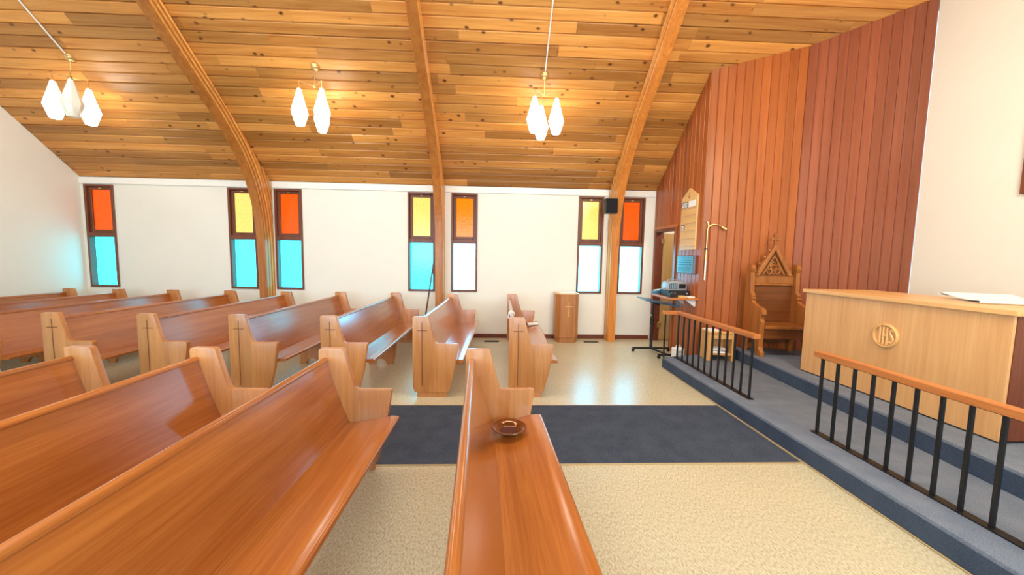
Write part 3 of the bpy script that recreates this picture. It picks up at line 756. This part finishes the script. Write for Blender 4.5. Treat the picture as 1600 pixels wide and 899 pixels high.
# ------------------------------------------------------------------ wall fittings on the cedar wall
hb = empty('hymn_board', (XR, 5.43, 1.65), 0, 'pale wooden hymn board with a pointed top and number cards', 'hymn board')
Y0, Y1 = 5.205, 5.655
rel(MB().prism([(Y0, 1.65), (Y1, 1.65), (Y1, 2.44), (5.43, 2.57), (Y0, 2.44)], 'X', XR-.024, XR-.001), hb).build('board', M['hymn'], hb, bevel=.003)
for i in range(6):
    z = 1.70+.115*i
    rel(MB().box(XR-.036, XR-.024, Y0+.01, Y1-.01, z, z+.012), hb).build('card_rail', M['altarx'], hb, bevel=.002)
o = rel(MB().box(XR-.030, XR-.0245, 5.46, 5.64, 2.285, 2.375), hb).build('card', M['ink'], hb); o['label'] = 'black bordered card with lettering'
rel(MB().box(XR-.0312, XR-.030, 5.472, 5.628, 2.295, 2.365), hb).build('card_face', M['paper'], o)
q = MB()
# dark block letters on the framed card, as far as the photograph shows them
for k, segs in enumerate(([(0, 0, 0, 1), (0, 1, .6, 1), (.6, 1, .6, .5), (.6, .5, 0, .5)], [(.6, 1, 0, 1), (0, 1, 0, .5), (0, .5, .6, .5), (.6, .5, .6, 0), (.6, 0, 0, 0)], [(0, 1, 0, 0), (0, 0, .6, 0)], [(0, 0, 0, 1), (0, 1, .3, .4), (.3, .4, .6, 1), (.6, 1, .6, 0)])):
    for x0, z0, x1, z1 in segs:
        yy = 5.618-.036*k
        q.tube([(XR-.0312, yy-.035*x0, 2.307+.046*z0), (XR-.0312, yy-.035*x1, 2.307+.046*z1)], .003, 5)
rel(q, hb).build('lettering', M['ink'], o)
rel(MB().box(XR-.030, XR-.0245, 5.25, 5.43, 2.285, 2.375), hb).build('card', M['paper'], hb)
o = rel(MB().box(XR-.030, XR-.0245, 5.53, 5.61, 1.935, 2.03), hb).build('card', M['ink'], hb); o['label'] = 'dark number card'
rel(MB().box(XR-.0315, XR-.030, 5.54, 5.60, 1.945, 2.02), hb).build('card_face', M['paper'], o)
n = MB(); n.box(XR-.0325, XR-.0315, 5.578, 5.584, 1.955, 2.01); n.box(XR-.0325, XR-.0315, 5.556, 5.562, 1.955, 2.01)
rel(n, hb).build('number', M['ink'], o)
rel(MB().prism([(5.405, 2.42), (5.455, 2.42), (5.44, 2.46), (5.43, 2.51), (5.42, 2.46)], 'X', XR-.030, XR-.0241), hb).build('emblem', M['railwood'], hb)

sg = empty('letter_board', (XR, 5.42, 1.30), 0, 'black register board painted blue grey as glare, with dark lines of lettering under the hymn board', 'sign')
rel(MB().box(XR-.03, XR-.001, 5.15, 5.69, 1.295, 1.565), sg).build('frame', M['jamb'], sg, bevel=.004)
rel(MB().box(XR-.034, XR-.030, 5.215, 5.675, 1.31, 1.55), sg).build('face', M['sign'], sg)
tx = MB()
for k, z in enumerate((1.53, 1.497, 1.463, 1.43)):
    y = 5.64-.02*(k % 2)
    while y > 5.26:
        wdt = random.uniform(.02, .06); 
        if k != 0 or True: tx.box(XR-.0348, XR-.034, y-wdt, y, z-.006, z+.004)
        y -= wdt+.014
rel(tx, sg).build('lettering', M['ink'], sg)['kind'] = 'stuff'
tx = MB()
for k in range(14):
    y = 5.63-.028*k; tx.box(XR-.0348, XR-.034, y-.003, y+.003, 1.33, 1.40)
rel(tx, sg).build('marks', M['ink'], sg)['kind'] = 'stuff'

# candle lighter hanging at the corner
d2 = Vector((C2[0]-C1[0], C2[1]-C1[1], 0)).normalized(); n2 = Vector((d2.y, -d2.x, 0))
cb_ = Vector((C1[0], C1[1], 0))+d2*.06+n2*.035
ck = empty('candle_lighter', (cb_.x, cb_.y, 1.2), 0, 'long brass candle lighter with a curved snuffer hung at the wall corner', 'candle lighter')
def cp(s, z): p = d2*s; return (p.x, p.y, z-1.2)
MB().tube([cp(0, 1.22), cp(0, 1.50)], .011, 8).build('handle', M['white'], ck, smooth=True)
MB().tube([cp(0, 1.50), cp(.0, 1.94)], .008, 8).build('rod', M['brass'], ck, smooth=True)
MB().tube([cp(*p) for p in sstep([(0, 1.93), (.02, 1.975), (.07, 2.0), (.13, 1.995), (.185, 1.97)], 5)], .010, 8).build('hook', M['brass'], ck, smooth=True)
MB().tube([cp(.175, 1.975), cp(.235, 1.935)], [.012, .030], 12).build('snuffer_bell', M['brass'], ck, smooth=True)
MB().tube([cp(-.03, 2.05), cp(0, 2.03), cp(.01, 1.98), cp(0, 1.93)], .006, 6).build('wick_tube', M['brass'], ck, smooth=True)
pg = MB(); pg.box(-.012, .012, -.012, .03, 0.45, .47); pg.build('peg', M['black'], ck)

# wall shelf and the things on it
sz = .955
sh = empty('equipment_shelf', (2.88, 5.38, sz), 0, 'brown wall shelf with radio equipment beside the doorway', 'shelf')
rel(MB().box(2.46, 2.879, 5.06, 5.70, sz-.028, sz), sh).build('board', M['railwood'], sh, bevel=.004)
for y in (5.14, 5.46): rel(MB().prism([(2.879, sz-.028), (2.879, sz-.13), (2.865, sz-.13), (2.74, sz-.042), (2.74, sz-.028)], 'Y', y, y+.014), sh).build('bracket', M['white'], sh)
am = empty('amplifier', (2.66, 5.40, sz), 0, 'black amplifier under the silver radio on the wall shelf', 'amplifier')
MB().box(-.12, .20, -.13, .18, .008, .085).build('case', M['blackplastic'], am, bevel=.005)
MB().box(-.11, .19, -.134, -.13, .02, .075).build('face_plate', M['black'], am)
for x in (-.08, -.03, .15): MB().lathe([(.013, 0), (.013, .012), (.0, .012)], 12, mat=Matrix.Translation((x, -.133, .048)) @ Matrix.Rotation(PI/2, 4, 'X')).build('knob', M['silver'], am)
for x in (-.1, .18):
    for y in (-.11, .18): MB().lathe([(.012, 0), (.012, .008)], 8, (x, y, 0)).build('foot', M['black'], am)
ra = empty('radio', (2.69, 5.42, sz+.085), .1, 'rounded silver radio on top of the black amplifier', 'radio')
rp = [(-.15, 0), (.15, 0), (.155, .05), (.14, .11), (.09, .142), (-.08, .142), (-.13, .125), (-.155, .07)]
MB().prism(rp, 'Y', -.09, .09).build('case', M['silver'], ra, bevel=.012, seg=2, smooth=True)
for i in range(5): MB().box(-.135+.028*i, -.118+.028*i, -.096, -.09, .02, .115-.004*abs(i-2)).build('grille_bar', M['blue'], ra, bevel=.002)
MB().box(.02, .13, -.097, -.09, .03, .10).build('display', M['blackplastic'], ra, bevel=.003)
MB().tube([(-.12, 0, .13), (-.10, 0, .165), (.06, 0, .165), (.09, 0, .138)], .007, 6).build('handle', M['silver'], ra, smooth=True)
mxr = empty('mixing_desk', (2.60, 5.56, sz), 0, 'small mixing desk coloured blue grey as glare, left of the amplifier on the shelf', 'mixer')
MB().prism([(-.11, 0), (.11, 0), (.11, .075), (-.11, .045)], 'Y', -.0, .12).build('case', M['blue'], mxr, bevel=.004)  # bluish glare on the desk put into the case colour
mxr.location = (2.575, 5.60, sz); mxr.scale = (.95, .95, 1)
for i in range(6):
    for j in range(2): MB().box(-.09+.032*i, -.078+.032*i, .02+.045*j, .035+.045*j, .052+.0044*i, .072+.0044*i).build('knob', M['white'], mxr)
bx = tag(MB().box(-.055, .055, -.04, .04, 0, .06).build('black_box', M['blackplastic'], None, bevel=.006), 'small black box at the front edge of the wall shelf', 'box'); bx.location = (2.545, 5.15, sz+.0005); bx.name = 'receiver_box'
for (x, y, m, l) in ((2.66, 5.14, 'hymn', 'tan card box on the wall shelf beside the small black box'), (2.80, 5.16, 'paper', 'white booklet at the wall end of the shelf')):
    b = tag(MB().box(-.055, .055, -.045, .045, 0, .028 if m == 'hymn' else .018).build('card_box' if m == 'hymn' else 'booklet', M[m], None, bevel=.002), l, 'box' if m == 'hymn' else 'booklet'); b.location = (x, y, sz+.0005); b.rotation_euler = (0, 0, .2)

# rolling stand
rs = empty('rolling_stand', (2.52, 5.75, 0), 0, 'black rolling stand with a two leaf tilted top before the doorway', 'stand')
MB().tube([(0, 0, .07), (0, 0, .80)], .022, 10).build('post', M['black'], rs, smooth=True)
MB().tube([(0, 0, .45), (0, 0, .56)], .03, 10).build('collar', M['black'], rs, smooth=True)
MB().tube([(-.02, -.02, .60), (-.05, -.05, .61)], .014, 8).build('clamp_knob', M['silver'], rs, smooth=True)
MB().box(-.30, .30, -.016, .016, .045, .072).build('foot_bar', M['black'], rs, bevel=.003)
MB().prism([(-.016, .0), (.016, .0), (.10, -.42), (.07, -.43)], 'Z', .045, .072).build('foot_bar', M['black'], rs, bevel=.003)
MB().box(-.07, .33, -.44, -.41, .045, .072).build('foot_bar', M['black'], rs, bevel=.003)
for x, y in ((-.29, 0), (.29, 0), (-.055, -.425), (.31, -.425)):
    c = MB().lathe([(.024, -.01), (.026, 0), (.024, .01)], 12, mat=Matrix.Translation((x, y, .026)) @ Matrix.Rotation(PI/2, 4, 'X')).build('caster', M['black'], rs, smooth=True)
    MB().box(x-.006, x+.006, y-.012, y+.012, .04, .05).build('caster_fork', M['black'], c)
lf = Matrix.Translation((0, 0, .83)) @ Matrix.Rotation(.14, 4, 'Y') @ Matrix.Rotation(.05, 4, 'X')
MB().box(-.20, .03, -.19, .19, 0, .015, lf).build('top_leaf', M['blue'], rs, bevel=.003)
MB().box(.04, .36, -.19, .19, -.012, .003, lf).build('top_leaf', M['blue'], rs, bevel=.003)
MB().box(-.02, .10, -.06, .06, -.045, -.012, lf).build('tilt_bracket', M['black'], rs, bevel=.004)

# heater on the floor behind the rail
ht = empty('small_heater', (2.70, 5.22, 0), .2, 'small white heater on the floor behind the end of the rail', 'heater')
MB().box(-.075, .075, -.05, .05, .015, .20).build('case', M['white'], ht, bevel=.012, seg=2)
for i in range(6): MB().box(-.055, .055, -.056, -.05, .04+.022*i, .05+.022*i).build('grille_bar', M['silver'], ht)
MB().tube([(-.04, 0, .198), (-.03, 0, .235), (.03, 0, .235), (.04, 0, .198)], .006, 6).build('handle', M['white'], ht)
for x in (-.05, .05): MB().box(x-.012, x+.012, -.055, .055, 0, .016).build('foot', M['black'], ht)

# ------------------------------------------------------------------ offering plate and papers
pl = empty('offering_plate', (.090, 2.25, .3735), 0, 'round brown offering plate on the seat of the nearest pew', 'plate')
MB().lathe([(.055, 0), (.062, .004), (.080, .020), (.106, .033), (.112, .037), (.111, .042), (.104, .042), (.078, .030), (.066, .014), (.060, .010), (.0, .010)], 36).build('bowl', M['bowl'], pl, smooth=True)
MB().lathe([(.058, .0105), (.058, .0125), (.0, .0125)], 28).build('felt_pad', M['felt'], pl)
# the folded papers and glasses case on the front pew beyond the aisle
def on_pew(name, x, y, z, rz, b, m, label, cat, tilt=0.):
    o = MB().box(*b).build(name, M[m], None, bevel=.002); o.location = (x, y, z); o.rotation_euler = (0, tilt, rz); tag(o, label, cat); return o
on_pew('song_sheet', .52, 5.85, .392, .1, (0, .17, 0, .13, 0, .02), 'paper', 'white song sheets on the seat of the front far pew', 'papers', -.07)
on_pew('glasses_case', .455, 5.87, .385, .1, (0, .05, 0, .07, 0, .035), 'blackplastic', 'small black case beside the song sheets on the front far pew', 'case', -.07)

dr = MB().prism([(-.05, -.06), (-.042, -.06), (-.030, .0), (0, .0245), (.028, .0), (.036, -.03), (.042, -.03), (.035, .004), (0, .031), (-.037, .004)], 'Y', 0, .16).build('draped_sheet', M['paper'])
dr.location = (.192, 4.55, .781); tag(dr, 'white sheet draped over the back of the front far pew', 'paper')
bk = tag(MB().box(-.06, .06, -.05, .05, 0, .07).build('white_box', M['white'], None, bevel=.008), 'small white box on the floor under the pews at the left picture edge', 'box'); bk.location = (-5.93, 4.42, .0005)
